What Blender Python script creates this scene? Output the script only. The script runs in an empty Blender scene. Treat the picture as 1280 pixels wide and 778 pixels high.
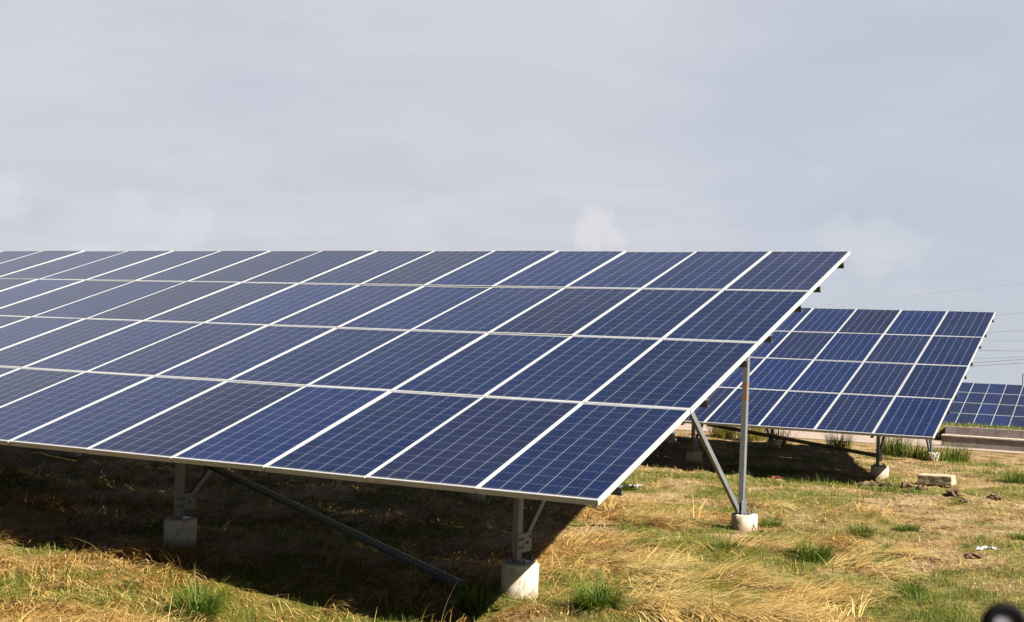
import bpy, math, random
import numpy as np
from mathutils import Matrix, Vector, Euler

random.seed(7)
rng = np.random.default_rng(11)
R = math.radians
scene = bpy.context.scene
COL = scene.collection

# ------------------------------------------------------------------ camera numbers
CAM = np.array([3.670, -8.387, 1.091])
CR = np.array([0.8841, 0.4654, 0.0405])
CF = np.array([-0.4663, 0.8842, 0.0281])
FPX = 1585.7
TILT = 0.3136                      # slope of the tables
PL = 1.981                         # pitch of the modules up the slope
PW = 1.010                         # pitch of the modules along the row
ct, st = math.cos(TILT), math.sin(TILT)
GZ = -1.0                          # ground level at the arrays


# ------------------------------------------------------------------ noise
def _hash(ix, iy, seed):
    h = (ix.astype(np.int64) * 374761393 + iy.astype(np.int64) * 668265263 + seed * 982451653) & 0x7fffffff
    h = ((h ^ (h >> 13)) * 1274126177) & 0x7fffffff
    h = h ^ (h >> 16)
    return (h & 0xffff) / 65535.0


def vnoise(x, y, seed=0):
    x = np.asarray(x, float); y = np.asarray(y, float)
    ix = np.floor(x); iy = np.floor(y)
    fx = x - ix; fy = y - iy
    fx = fx * fx * (3 - 2 * fx); fy = fy * fy * (3 - 2 * fy)
    a = _hash(ix, iy, seed); b = _hash(ix + 1, iy, seed)
    c = _hash(ix, iy + 1, seed); d = _hash(ix + 1, iy + 1, seed)
    return (a * (1 - fx) + b * fx) * (1 - fy) + (c * (1 - fx) + d * fx) * fy


def fbm(x, y, seed=0, octv=4):
    s = 0; a = .5; t = 0
    for k in range(octv):
        s = s + a * vnoise(x * 2 ** k + 13.7 * k, y * 2 ** k - 7.1 * k, seed + k)
        t += a; a *= .5
    return s / t


def sstep(a, b, x):
    t = np.clip((x - a) / (b - a), 0, 1)
    return t * t * (3 - 2 * t)


# ------------------------------------------------------------------ ground fields
MATS = [(-.05, 2.5, .9, .55), (.62, 2.55, .8, .5), (1.0, 3.1, .5, .35), (-.15, 5.1, .55, .35), (.2, 5.9, .6, .35),
        (-1.3, 4.6, .5, .6), (-2.1, 6.5, .7, .8), (-.9, 3.0, .5, .5), (-2.6, 7.6, .6, .6), (.75, 4.7, .3, .3), (1.25, 4.3, .3, .2), (.9, 5.6, .35, .25), (-1.5, 8.8, .5, .4), (.45, 1.55, .9, .5), (-.25, 1.0, .5, .35), (1.15, 2.2, .4, .3)]
GREENS = [(-.66, 4.85, .45), (.3, 4.95, .4), (-.55, 1.1, .6), (1.35, 3.2, .4), (.37, 6.95, .35), (.7, 7.97, .4),
          (-3.7, 9.6, .7), (1.99, 8.1, .5), (-2.6, 11.6, .7), (.5, 13.2, .9), (-1.0, 10.6, .5), (1.9, 4.9, .5),
          (-4.2, .0, .45), (-3.1, -.7, .35), (-5.6, .3, .5), (-4.6, -.5, .45), (-3.5, -.2, .35), (-4.0, -1.2, .4), (.2, 1.9, .45), (-.9, 2.1, .6), (-.3, 3.7, .8), (.9, 3.9, .5), (-.7, 4.3, .8), (-1.4, 3.4, .5), (-.3, 6.1, .5), (-1.7, 5.6, .5), (.9, 5.3, .4), (1.9, 3.0, .6), (1.6, 4.5, .5), (2.2, 5.3, .4), (-.1, 4.2, .5), (.1, 3.4, .4), (-1.1, 2.4, .5), (-1.2, 5.2, .6), (.7, 6.3, .4), (-1.2, .7, .35), (-1.2, 6.2, .4), (1.3, 16.2, .8), (1.4, 9.4, .5),
          (1.9, 3.6, .5), (-.9, 7.4, .5), (-1.7, 8.2, .5)]


PIERS = [(-1.2, 1.19), (-4.95, 1.19), (-1.0, 6.57), (-4.75, 6.57), (-1.06, 14.97), (-4.5, 14.97)]


def lodge(x, y):
    """how much the place is covered by long, dry, lodged grass"""
    n = fbm(x * .55 + 3, y * .55, 21, 4)
    v = sstep(.44, .60, n) * .9
    left = sstep(-.9, -2.2, x) * sstep(9.0, 6.0, y)
    v = np.maximum(v * .8 * sstep(.3, -1.2, x - .1 * (y - 3)), left * sstep(.34, .5, n + .07))
    for mx, my, rx, ry in MATS:
        v = np.maximum(v, sstep(1.25, .55, np.sqrt(((x - mx) / rx) ** 2 + ((y - my) / ry) ** 2) + .55 * (fbm(x * 2.2, y * 2.2, 5, 3) - .5)))
    v = v * sstep(10.5, 8.2, y + 1.2 * (fbm(x, y, 77, 2) - .5) + .4 * np.maximum(x, 0))
    for px_, py_ in PIERS[:4]:
        v = v * (.25 + .75 * sstep(.15, .5, np.hypot(x - px_, y - py_)))
    return np.clip(v, 0, 1)


def matf(x, y):
    v = 0
    for mx, my, rx, ry in MATS:
        v = np.maximum(v, sstep(1.25, .55, np.sqrt(((x - mx) / rx) ** 2 + ((y - my) / ry) ** 2) + .55 * (fbm(x * 2.2, y * 2.2, 5, 3) - .5)))
    return v


def greenf(x, y):
    n = fbm(x * .9 + 40, y * .9, 61, 4)
    v = sstep(.43, .57, n + .05 * sstep(-2, 0, x) - .05 * sstep(.2, 1.5, x - .12 * y + .6) * sstep(4.5, 7, y)) * .92
    for gx, gy, r in GREENS:
        v = np.maximum(v, .95 * sstep(1.2, .3, np.hypot(x - gx, y - gy) / r + .9 * (fbm(x * 3, y * 3, 9, 3) - .5)))
    v = v * (1 - .6 * sstep(6.3, 7.6, y - .35 * x) * sstep(12.6, 11., y) * sstep(-1.6, -.2, x) * sstep(.3, .55, fbm(x * .8, y * 1.4, 19, 3) + .12))
    track = sstep(20.4, 21.2, y + .5 * (fbm(x, y, 14, 2) - .5)) * sstep(25.2, 24.9, y)
    return np.clip(v * (1 - track), 0, 1)


def terrain(x, y):
    x = np.asarray(x, float); y = np.asarray(y, float)
    near = sstep(60, 20, np.hypot(x - 1, y - 5))
    z = (fbm(x * .35, y * .35, 3, 3) - .5) * .08 * near
    z = z + (fbm(x * 1.7, y * 1.7, 31, 3) - .5) * .07 * near + (fbm(x * 6, y * 6, 33, 3) - .5) * .055 * near
    lo = lodge(x, y)
    z = z - .19 * np.exp(-((x + 2.3) / 1.25) ** 2 - ((y + .15) / 1.2) ** 2)
    z = z + lo * (.01 + .09 * (.3 + .7 * sstep(-1.5, -.8, x)) * sstep(.42, .72, fbm(x * 1.1 + 9, y * 1.1, 44, 3))) * near
    # dug-over soil beside the second array
    for mx, my, rx, ry, h in ((-.25, 13.65, .6, .3, .09), (.75, 12.0, .5, .22, .09), (1.25, 11.9, .35, .2, .08), (1.95, 6.2, .5, .25, .07), (-2.6, 13.8, 2.6, .9, -.12)):
        z = z + h * np.exp(-(((x - mx) / rx) ** 2 + ((y - my) / ry) ** 2)) * (.35 + 1.3 * fbm(x * 4, y * 4, 55, 3))
    # settled soil round the footings
    for px_, py_ in PIERS:
        z = z * sstep(.1, .75, np.hypot(x - px_, y - py_))
    flat = sstep(22, 24.2, y)
    z = z * (1 - flat)
    # raised bank held by the back wall, then a long fall of the land
    far = np.where(y > 27.75, np.where(x > -2.2, .44, .02), 0.)
    far = far - np.maximum(y - 27.75, 0) * .0665 * (y > 27.75)
    return GZ + z + far


# ------------------------------------------------------------------ helpers
class MB:
    def __init__(self):
        self.v = []; self.f = []; self.m = []

    def add(self, vs, fs, mi=0):
        o = len(self.v)
        self.v += [tuple(p) for p in vs]
        self.f += [tuple(i + o for i in f) for f in fs]
        self.m += [mi] * len(fs)
        return self

    def box(self, lo, hi, M=None, mi=0):
        (a, b, c), (d, e, f) = lo, hi
        vs = [(a, b, c), (d, b, c), (d, e, c), (a, e, c), (a, b, f), (d, b, f), (d, e, f), (a, e, f)]
        if M is not None: vs = [M @ Vector(p) for p in vs]
        return self.add(vs, [(3, 2, 1, 0), (4, 5, 6, 7), (0, 1, 5, 4), (1, 2, 6, 5), (2, 3, 7, 6), (3, 0, 4, 7)], mi)

    def cyl(self, r, z0, z1, n=24, M=None, bev=0., mi=0, r2=None):
        r2 = r if r2 is None else r2
        rings = [(r, z0), (r2, z1 - bev), (r2 - bev, z1)] if bev else [(r, z0), (r2, z1)]
        vs = []
        for rr, z in rings:
            for k in range(n):
                a = 2 * math.pi * k / n
                vs.append((rr * math.cos(a), rr * math.sin(a), z))
        fs = []
        for q in range(len(rings) - 1):
            for k in range(n):
                fs.append((q * n + k, q * n + (k + 1) % n, (q + 1) * n + (k + 1) % n, (q + 1) * n + k))
        fs.append(tuple(range((len(rings) - 1) * n, len(rings) * n)))
        fs.append(tuple(reversed(range(n))))
        if M is not None: vs = [M @ Vector(p) for p in vs]
        return self.add(vs, fs, mi)

    def tube(self, pts, r, n=8, mi=0):
        pts = [Vector(p) for p in pts]
        vs = []; fs = []
        up = Vector((.13, .21, .97))
        for i, p in enumerate(pts):
            t = (pts[min(i + 1, len(pts) - 1)] - pts[max(i - 1, 0)]).normalized()
            a = t.cross(up)
            if a.length < 1e-3: a = t.cross(Vector((1, 0, 0)))
            a.normalize(); b = a.cross(t)
            for k in range(n):
                w = 2 * math.pi * k / n
                vs.append(p + a * (r * math.cos(w)) + b * (r * math.sin(w)))
        for i in range(len(pts) - 1):
            for k in range(n):
                fs.append((i * n + k, i * n + (k + 1) % n, (i + 1) * n + (k + 1) % n, (i + 1) * n + k))
        fs.append(tuple(reversed(range(n)))); fs.append(tuple(range((len(pts) - 1) * n, len(pts) * n)))
        return self.add(vs, fs, mi)

    def channel(self, p0, p1, w, d, t, side):
        """a C profile from p0 to p1: web w wide, two flanges d deep that open towards 'side'"""
        p0, p1 = Vector(p0), Vector(p1)
        L = (p1 - p0).length
        z = (p1 - p0).normalized()
        x = Vector(side); x = (x - z * x.dot(z)).normalized()
        y = z.cross(x)
        M = Matrix(((x.x, y.x, z.x, p0.x), (x.y, y.y, z.y, p0.y), (x.z, y.z, z.z, p0.z), (0, 0, 0, 1)))
        o = [(0, -w / 2), (d, -w / 2), (d, -w / 2 + t), (t, -w / 2 + t), (t, w / 2 - t), (d, w / 2 - t), (d, w / 2), (0, w / 2)]
        vs = [M @ Vector((a, b, 0)) for a, b in o] + [M @ Vector((a, b, L)) for a, b in o]
        n = 8
        fs = [(k, (k + 1) % n, (k + 1) % n + n, k + n) for k in range(n)] + [tuple(reversed(range(n))), tuple(range(n, 2 * n))]
        return self.add(vs, fs)

    def mesh(self, name, mats, smooth=False):
        me = bpy.data.meshes.new(name)
        me.from_pydata(self.v, [], self.f)
        for m in (mats if isinstance(mats, (list, tuple)) else [mats]): me.materials.append(m)
        if any(self.m): me.polygons.foreach_set('material_index', self.m)
        if smooth: me.polygons.foreach_set('use_smooth', [True] * len(me.polygons))
        me.update()
        return me

    def build(self, name, mats, parent=None, loc=None, smooth=False):
        return link(name, self.mesh(name, mats, smooth), parent, loc)


def link(name, me, parent=None, loc=None):
    o = bpy.data.objects.new(name, me)
    COL.objects.link(o)
    if parent is not None: o.parent = parent
    if loc is not None: o.location = loc
    return o


def tag(o, label=None, cat=None, group=None, kind=None):
    if label: o['label'] = label
    if cat: o['category'] = cat
    if group: o['group'] = group
    if kind: o['kind'] = kind
    return o


def empty(name, loc, rz=0):
    o = bpy.data.objects.new(name, None)
    o.empty_display_size = .2
    COL.objects.link(o)
    o.location = loc; o.rotation_euler = (0, 0, rz)
    return o


# ------------------------------------------------------------------ materials
def mat(name):
    m = bpy.data.materials.new(name); m.use_nodes = True
    nt = m.node_tree
    return m, nt, nt.nodes['Principled BSDF'], nt.nodes['Material Output']


def N(nt, typ, **kw):
    n = nt.nodes.new(typ)
    for k, v in kw.items():
        if k.startswith('i_'): n.inputs[k[2:].replace('_', ' ')].default_value = v
        else: setattr(n, k, v)
    return n


def math_n(nt, op, a, b=None, clamp=False):
    n = nt.nodes.new('ShaderNodeMath'); n.operation = op; n.use_clamp = clamp
    for i, q in enumerate((a, b)):
        if q is None: continue
        if isinstance(q, (int, float)): n.inputs[i].default_value = q
        else: nt.links.new(q, n.inputs[i])
    return n.outputs[0]


def mixc(nt, fac, a, b, blend='MIX'):
    n = nt.nodes.new('ShaderNodeMix'); n.data_type = 'RGBA'; n.blend_type = blend
    for sock, q in ((n.inputs[0], fac), (n.inputs[6], a), (n.inputs[7], b)):
        if isinstance(q, (int, float)): sock.default_value = q
        elif isinstance(q, tuple): sock.default_value = (*q, 1) if len(q) == 3 else q
        else: nt.links.new(q, sock)
    return n.outputs[2]


def ramp(nt, fac, stops):
    n = nt.nodes.new('ShaderNodeValToRGB')
    el = n.color_ramp.elements
    while len(el) > 1: el.remove(el[-1])
    stops = [(p, tuple(q * .8 for q in c)) for p, c in stops]
    el[0].position = stops[0][0]; el[0].color = (*stops[0][1], 1)
    for p, c in stops[1:]:
        e = el.new(p); e.color = (*c, 1)
    nt.links.new(fac, n.inputs[0])
    return n.outputs[0]


def noise(nt, vec, scale, detail=4, rough=.55, dist=0):
    n = nt.nodes.new('ShaderNodeTexNoise')
    n.inputs['Scale'].default_value = scale; n.inputs['Detail'].default_value = detail
    n.inputs['Roughness'].default_value = rough; n.inputs['Distortion'].default_value = dist
    if vec is not None: nt.links.new(vec, n.inputs['Vector'])
    return n.outputs['Fac']


def bump(nt, h, dist, strength, target):
    b = nt.nodes.new('ShaderNodeBump')
    b.inputs['Distance'].default_value = dist; b.inputs['Strength'].default_value = strength
    nt.links.new(h, b.inputs['Height']); nt.links.new(b.outputs[0], target)


def objco(nt):
    return nt.nodes.new('ShaderNodeTexCoord').outputs['Object']


def geopos(nt):
    return nt.nodes.new('ShaderNodeNewGeometry').outputs['Position']


def metal(name, base, rough, metallic, mott=.25):
    m, nt, bs, out = mat(name)
    co = geopos(nt)
    n1 = noise(nt, co, 9, 5, .6); n2 = noise(nt, co, 60, 3, .6)
    f = math_n(nt, 'ADD', math_n(nt, 'MULTIPLY', n1, .7), math_n(nt, 'MULTIPLY', n2, .3))
    c = ramp(nt, f, [(.3, tuple(b * (1 - mott) for b in base)), (.5, base), (.7, tuple(min(1, b * (1 + mott)) for b in base))])
    nt.links.new(c, bs.inputs['Base Color'])
    bs.inputs['Metallic'].default_value = metallic
    nt.links.new(math_n(nt, 'ADD', math_n(nt, 'MULTIPLY', n1, .25), rough - .12), bs.inputs['Roughness'])
    return m


M = {}
M['alu'] = metal('anodised_aluminium', (.39, .395, .395), .48, .15, .06)
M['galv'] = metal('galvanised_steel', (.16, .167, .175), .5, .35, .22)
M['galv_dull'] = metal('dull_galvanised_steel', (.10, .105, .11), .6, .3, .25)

# galvanised post with a rust run
m, nt, bs, out = mat('rust_streaked_steel')
co = objco(nt)
sep = nt.nodes.new('ShaderNodeSeparateXYZ'); nt.links.new(co, sep.inputs[0])
mp = nt.nodes.new('ShaderNodeMapping'); mp.inputs['Scale'].default_value = (22, 22, 5); nt.links.new(co, mp.inputs[0])
n1 = noise(nt, mp.outputs[0], 1, 5, .65)
band = math_n(nt, 'MULTIPLY', math_n(nt, 'GREATER_THAN', sep.outputs[2], 1.36), math_n(nt, 'LESS_THAN', sep.outputs[2], 1.58))
rf = math_n(nt, 'MULTIPLY', band, math_n(nt, 'GREATER_THAN', n1, .5))
c = mixc(nt, rf, mixc(nt, n1, (.10, .105, .11), (.17, .177, .185)), (.24, .09, .02))
nt.links.new(c, bs.inputs['Base Color']); bs.inputs['Roughness'].default_value = .52; bs.inputs['Metallic'].default_value = .3
M['rusty'] = m

# solar cells under glass; six columns by twelve rows of polycrystalline cells
GW, GL = .977, 1.930            # glass size inside the frame
m, nt, bs, out = mat('polycrystalline_cells')
co = objco(nt)
sep = nt.nodes.new('ShaderNodeSeparateXYZ'); nt.links.new(co, sep.inputs[0])
mx_, my_ = .005, .008
cu = (GW - 2 * mx_) / 6; cv = (GL - 2 * my_) / 12
u = math_n(nt, 'DIVIDE', math_n(nt, 'SUBTRACT', sep.outputs[0], mx_), cu)
v = math_n(nt, 'DIVIDE', math_n(nt, 'SUBTRACT', sep.outputs[1], my_), cv)


def edge(w, half, size):   # 1 on a grid line
    fr = math_n(nt, 'FRACT', w)
    d = math_n(nt, 'MINIMUM', fr, math_n(nt, 'SUBTRACT', 1.0, fr))
    return math_n(nt, 'LESS_THAN', d, half / size)


lu = edge(u, .0023, cu); lv = edge(v, .0019, cv)
bb = edge(math_n(nt, 'ADD', math_n(nt, 'MULTIPLY', u, 3), .5), .0011 * 1.0, cu / 3)
oute = math_n(nt, 'MAXIMUM', math_n(nt, 'MAXIMUM', math_n(nt, 'LESS_THAN', u, 0.0), math_n(nt, 'GREATER_THAN', u, 6.0)),
              math_n(nt, 'MAXIMUM', math_n(nt, 'LESS_THAN', v, 0.0), math_n(nt, 'GREATER_THAN', v, 12.0)))
comb = nt.nodes.new('ShaderNodeCombineXYZ')
nt.links.new(math_n(nt, 'FLOOR', u), comb.inputs[0]); nt.links.new(math_n(nt, 'FLOOR', v), comb.inputs[1])
oi = nt.nodes.new('ShaderNodeObjectInfo')
nt.links.new(math_n(nt, 'MULTIPLY', oi.outputs['Random'], 91.7), comb.inputs[2])
wn = nt.nodes.new('ShaderNodeTexWhiteNoise'); nt.links.new(comb.outputs[0], wn.inputs['Vector'])
vo = nt.nodes.new('ShaderNodeTexVoronoi'); vo.inputs['Scale'].default_value = 95
nt.links.new(co, vo.inputs['Vector'])
hs = nt.nodes.new('ShaderNodeSeparateColor'); nt.links.new(vo.outputs['Color'], hs.inputs[0])
amt = math_n(nt, 'ADD', math_n(nt, 'ADD', .70, math_n(nt, 'MULTIPLY', hs.outputs[0], .38)), math_n(nt, 'MULTIPLY', wn.outputs['Value'], .22))
cell = mixc(nt, 1.0, oi.outputs['Color'], amt, 'MULTIPLY')
c = mixc(nt, math_n(nt, 'MULTIPLY', bb, .06), cell, (.40, .43, .50))
c = mixc(nt, math_n(nt, 'MULTIPLY', lv, .5), c, (.135, .155, .205))
c = mixc(nt, math_n(nt, 'MULTIPLY', lu, .85), c, (.195, .205, .235))
c = mixc(nt, oute, c, (.26, .27, .28))
dust = noise(nt, geopos(nt), 1.3, 5, .6)
low = math_n(nt, 'MULTIPLY', math_n(nt, 'LESS_THAN', sep.outputs[1], .03), math_n(nt, 'MULTIPLY', noise(nt, co, 35, 4, .7), .22))
c = mixc(nt, math_n(nt, 'ADD', low, math_n(nt, 'MULTIPLY', math_n(nt, 'POWER', dust, 2.0), .03)), c, (.30, .27, .23))
nt.links.new(c, bs.inputs['Base Color'])
bs.inputs['Roughness'].default_value = .34
bs.inputs['IOR'].default_value = 1.3
bs.inputs['Coat Weight'].default_value = .5
nt.links.new(math_n(nt, 'ADD', .06, math_n(nt, 'MULTIPLY', dust, .12)), bs.inputs['Coat Roughness'])
bs.inputs['Coat IOR'].default_value = 1.4
M['cells'] = m

m, nt, bs, out = mat('darkened_backsheet')
bs.inputs['Base Color'].default_value = (.07, .07, .075, 1); bs.inputs['Roughness'].default_value = .6  # unseen underside coloured dark to cut bounce light and deepen the shade below
M['back'] = m

m, nt, bs, out = mat('cast_concrete')
co = geopos(nt)
n1 = noise(nt, co, 7, 6, .65); n2 = noise(nt, co, 45, 4, .7)
mp = nt.nodes.new('ShaderNodeMapping'); mp.inputs['Scale'].default_value = (14, 14, 3); nt.links.new(co, mp.inputs[0])
n3 = noise(nt, mp.outputs[0], 1, 4, .6)
c = ramp(nt, n1, [(.28, (.29, .23, .15)), (.48, (.46, .41, .32)), (.7, (.56, .52, .43))])
c = mixc(nt, math_n(nt, 'MULTIPLY', math_n(nt, 'GREATER_THAN', n3, .58), .3), c, (.17, .115, .065))
c = mixc(nt, math_n(nt, 'MULTIPLY', math_n(nt, 'GREATER_THAN', n2, .64), .5), c, (.16, .14, .11))
zs = nt.nodes.new('ShaderNodeSeparateXYZ'); nt.links.new(co, zs.inputs[0])
spl = nt.nodes.new('ShaderNodeMapRange'); spl.inputs['From Min'].default_value = -.985; spl.inputs['From Max'].default_value = -.90; spl.inputs['To Min'].default_value = .75; spl.inputs['To Max'].default_value = 0
nt.links.new(math_n(nt, 'ADD', zs.outputs[2], math_n(nt, 'MULTIPLY', math_n(nt, 'SUBTRACT', n2, .5), .14)), spl.inputs['Value'])
c = mixc(nt, math_n(nt, 'MULTIPLY', spl.outputs[0], math_n(nt, 'LESS_THAN', zs.outputs[2], -.8)), c, (.17, .105, .05))
nt.links.new(c, bs.inputs['Base Color']); bs.inputs['Roughness'].default_value = .9
bump(nt, math_n(nt, 'ADD', n1, math_n(nt, 'MULTIPLY', n2, .4)), .012, .6, bs.inputs['Normal'])
M['concrete'] = m

# ground: soil, thatch and short green, mixed by two fields stored on the sheet
m, nt, bs, out = mat('dry_soil_and_thatch')
co = geopos(nt)
at1 = nt.nodes.new('ShaderNodeAttribute'); at1.attribute_name = 'thatch'
at2 = nt.nodes.new('ShaderNodeAttribute'); at2.attribute_name = 'sward'
n1 = noise(nt, co, 2.2, 6, .6); n2 = noise(nt, co, 14, 5, .65); n3 = noise(nt, co, 70, 3, .7)
mp = nt.nodes.new('ShaderNodeMapping'); mp.inputs['Rotation'].default_value = (0, 0, -.5); mp.inputs['Scale'].default_value = (16, 70, 20)
nt.links.new(co, mp.inputs[0])
fib = noise(nt, mp.outputs[0], 1, 4, .6, 1.2)
soil = ramp(nt, math_n(nt, 'ADD', math_n(nt, 'MULTIPLY', n1, .5), math_n(nt, 'MULTIPLY', n2, .5)),
            [(.37, (.05, .025, .009)), (.44, (.19, .115, .044)), (.52, (.34, .24, .112)), (.63, (.44, .33, .175))])
soil = mixc(nt, math_n(nt, 'MULTIPLY', math_n(nt, 'GREATER_THAN', n3, .6), .45), soil, (.09, .055, .028))
thatch = ramp(nt, fib, [(.3, (.05, .022, .006)), (.5, (.19, .10, .028)), (.7, (.34, .21, .072))])
sward = ramp(nt, n2, [(.3, (.035, .052, .004)), (.5, (.105, .125, .010)), (.7, (.23, .195, .038))])
c = mixc(nt, at1.outputs['Fac'], soil, thatch)
f2 = math_n(nt, 'MULTIPLY', at2.outputs['Fac'], math_n(nt, 'ADD', .35, math_n(nt, 'MULTIPLY', n2, .7)), True)
c = mixc(nt, f2, c, sward)
nt.links.new(c, bs.inputs['Base Color']); bs.inputs['Roughness'].default_value = .95
bs.inputs['Specular IOR Level'].default_value = .1
bump(nt, math_n(nt, 'ADD', math_n(nt, 'MULTIPLY', n2, 1.0), math_n(nt, 'ADD', math_n(nt, 'MULTIPLY', n3, .35), math_n(nt, 'MULTIPLY', fib, .3))), .08, 1.0, bs.inputs['Normal'])
M['ground'] = m


def blade_mat(name, stops, trans=.3, rough=.6):
    m, nt, bs, out = mat(name)
    at = nt.nodes.new('ShaderNodeAttribute'); at.attribute_name = 'hue'
    c = ramp(nt, at.outputs['Fac'], stops)
    nt.links.new(c, bs.inputs['Base Color']); bs.inputs['Roughness'].default_value = rough
    bs.inputs['Specular IOR Level'].default_value = .25
    tr = nt.nodes.new('ShaderNodeBsdfTranslucent'); nt.links.new(c, tr.inputs[0])
    mx = nt.nodes.new('ShaderNodeMixShader'); mx.inputs[0].default_value = trans
    nt.links.new(bs.outputs[0], mx.inputs[1]); nt.links.new(tr.outputs[0], mx.inputs[2])
    nt.links.new(mx.outputs[0], out.inputs[0])
    return m


M['straw'] = blade_mat('straw_blades', [(0, (.08, .03, .006)), (.2, (.235, .115, .024)), (.5, (.47, .285, .078)), (.8, (.64, .45, .165)), (.93, (.70, .55, .27)), (1, (.22, .21, .04))], .16)
M['green'] = blade_mat('green_blades', [(0, (.016, .042, .003)), (.3, (.045, .095, .005)), (.65, (.11, .16, .011)), (.88, (.23, .21, .035)), (1, (.40, .29, .08))], .35)

m, nt, bs, out = mat('brown_block_masonry')
co = geopos(nt)
n1 = noise(nt, co, 3, 5, .6); n2 = noise(nt, co, 25, 4, .6)
sep = nt.nodes.new('ShaderNodeSeparateXYZ'); nt.links.new(co, sep.inputs[0])
c = ramp(nt, n1, [(.3, (.14, .112, .104)), (.5, (.2, .165, .155)), (.7, (.27, .23, .21))])
jt = math_n(nt, 'LESS_THAN', math_n(nt, 'FRACT', math_n(nt, 'MULTIPLY', sep.outputs[0], 1.25)), .03)
c = mixc(nt, jt, c, (.10, .085, .08))
c = mixc(nt, math_n(nt, 'MULTIPLY', math_n(nt, 'GREATER_THAN', n2, .58), .3), c, (.22, .19, .17))
nt.links.new(c, bs.inputs['Base Color']); bs.inputs['Roughness'].default_value = .9
bump(nt, n2, .01, .5, bs.inputs['Normal'])
M['masonry'] = m

m, nt, bs, out = mat('pink_paving_bricks')
co = geopos(nt)
br = nt.nodes.new('ShaderNodeTexBrick'); br.inputs['Scale'].default_value = 1.0
br.inputs['Brick Width'].default_value = .42; br.inputs['Row Height'].default_value = .21; br.inputs['Mortar Size'].default_value = .028
br.inputs['Color1'].default_value = (.17, .095, .085, 1); br.inputs['Color2'].default_value = (.20, .13, .115, 1); br.inputs['Mortar'].default_value = (.26, .23, .20, 1)
nt.links.new(co, br.inputs['Vector'])
n1 = noise(nt, co, 1.5, 5, .6)
c = mixc(nt, math_n(nt, 'MULTIPLY', n1, .8), br.outputs['Color'], (.23, .18, .12))
nt.links.new(c, bs.inputs['Base Color']); bs.inputs['Roughness'].default_value = .9
M['paving'] = m

m, nt, bs, out = mat('dark_soil_clods')
co = geopos(nt); n1 = noise(nt, co, 12, 5, .65)
nt.links.new(ramp(nt, n1, [(.3, (.055, .028, .014)), (.5, (.12, .07, .034)), (.7, (.22, .145, .075))]), bs.inputs['Base Color'])
bs.inputs['Roughness'].default_value = .95
bump(nt, n1, .03, .8, bs.inputs['Normal'])
M['clod'] = m


m, nt, bs, out = mat('soil_crumb')
ge = nt.nodes.new('ShaderNodeNewGeometry')
nt.links.new(ramp(nt, ge.outputs['Random Per Island'], [(0, (.10, .055, .025)), (.5, (.24, .16, .08)), (.85, (.34, .26, .15)), (1, (.38, .32, .24))]), bs.inputs['Base Color'])
bs.inputs['Roughness'].default_value = .95
M['crumb'] = m


def plain(name, colr, rough=.7, metallic=0., var=.2):
    m, nt, bs, out = mat(name)
    n1 = noise(nt, geopos(nt), 30, 4, .6)
    nt.links.new(ramp(nt, n1, [(.3, tuple(q * (1 - var) for q in colr)), (.7, tuple(min(1, q * (1 + var)) for q in colr))]), bs.inputs['Base Color'])
    bs.inputs['Roughness'].default_value = rough; bs.inputs['Metallic'].default_value = metallic
    return m


M['paper'] = plain('crumpled_white_plastic', (.30, .29, .29), .5, 0, .1)
M['darkscrap'] = plain('dark_plastic_scrap', (.03, .03, .035), .5)
M['red'] = plain('faded_red_plastic', (.30, .05, .05), .5)
M['stone'] = plain('pale_stone', (.40, .36, .29), .9)
M['block'] = metal('weathered_block', (.34, .28, .19), .9, 0, .3)
M['rubber'] = plain('black_rubber', (.002, .002, .0028), .75)
M['rubber'].node_tree.nodes['Principled BSDF'].inputs['Specular IOR Level'].default_value = .08
M['greymetal'] = plain('grey_painted_metal', (.16, .16, .19), .6)
M['wire'] = plain('weathered_conductor', (.36, .37, .39), .6)
M['pole'] = plain('grey_pole', (.2, .2, .21), .8)
M['cable'] = plain('rust_brown_cable', (.10, .05, .03), .7)

# ------------------------------------------------------------------ ground sheet
def axis(lo, hi, fine, far):
    a = list(np.arange(lo, hi + 1e-6, fine))
    s = fine; p = hi; r = []
    while p < far:
        s *= 1.22; p += s; r.append(p)
    s = fine; p = lo; l = []
    while p > -far:
        s *= 1.22; p -= s; l.append(p)
    return np.array(l[::-1] + a + r)


gx = axis(-11.5, 5.5, .06, 1500.)
gy = axis(-4.5, 23.5, .06, 1500.)
gy = np.sort(np.concatenate([gy[(gy < 27.7) | (gy > 27.8)], [27.74, 27.76]]))
XX, YY = np.meshgrid(gx, gy)
ZZ = terrain(XX, YY)
nx, ny = len(gx), len(gy)
me = bpy.data.meshes.new('ground')
idx = np.arange(nx * ny).reshape(ny, nx)
quads = np.stack([idx[:-1, :-1], idx[:-1, 1:], idx[1:, 1:], idx[1:, :-1]], -1).reshape(-1, 4)


def fill_mesh(me, V, loops, starts):
    me.vertices.add(len(V)); me.vertices.foreach_set('co', np.ascontiguousarray(V, np.float32).ravel())
    me.loops.add(len(loops)); me.loops.foreach_set('vertex_index', np.ascontiguousarray(loops, np.int32))
    me.polygons.add(len(starts)); me.polygons.foreach_set('loop_start', np.ascontiguousarray(starts, np.int32))
    me.update(calc_edges=True)


fill_mesh(me, np.stack([XX, YY, ZZ], -1).reshape(-1, 3), quads.ravel(), np.arange(len(quads)) * 4)
me.polygons.foreach_set('use_smooth', np.ones(len(quads), bool))
for nm, val in (('thatch', lodge(XX, YY)), ('sward', greenf(XX, YY))):
    a = me.attributes.new(nm, 'FLOAT', 'POINT'); a.data.foreach_set('value', val.ravel().astype(np.float32))
me.materials.append(M['ground'])
tag(link('ground', me), 'dry field of straw, bare soil and green patches under the solar arrays', 'ground', kind='structure')


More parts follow.
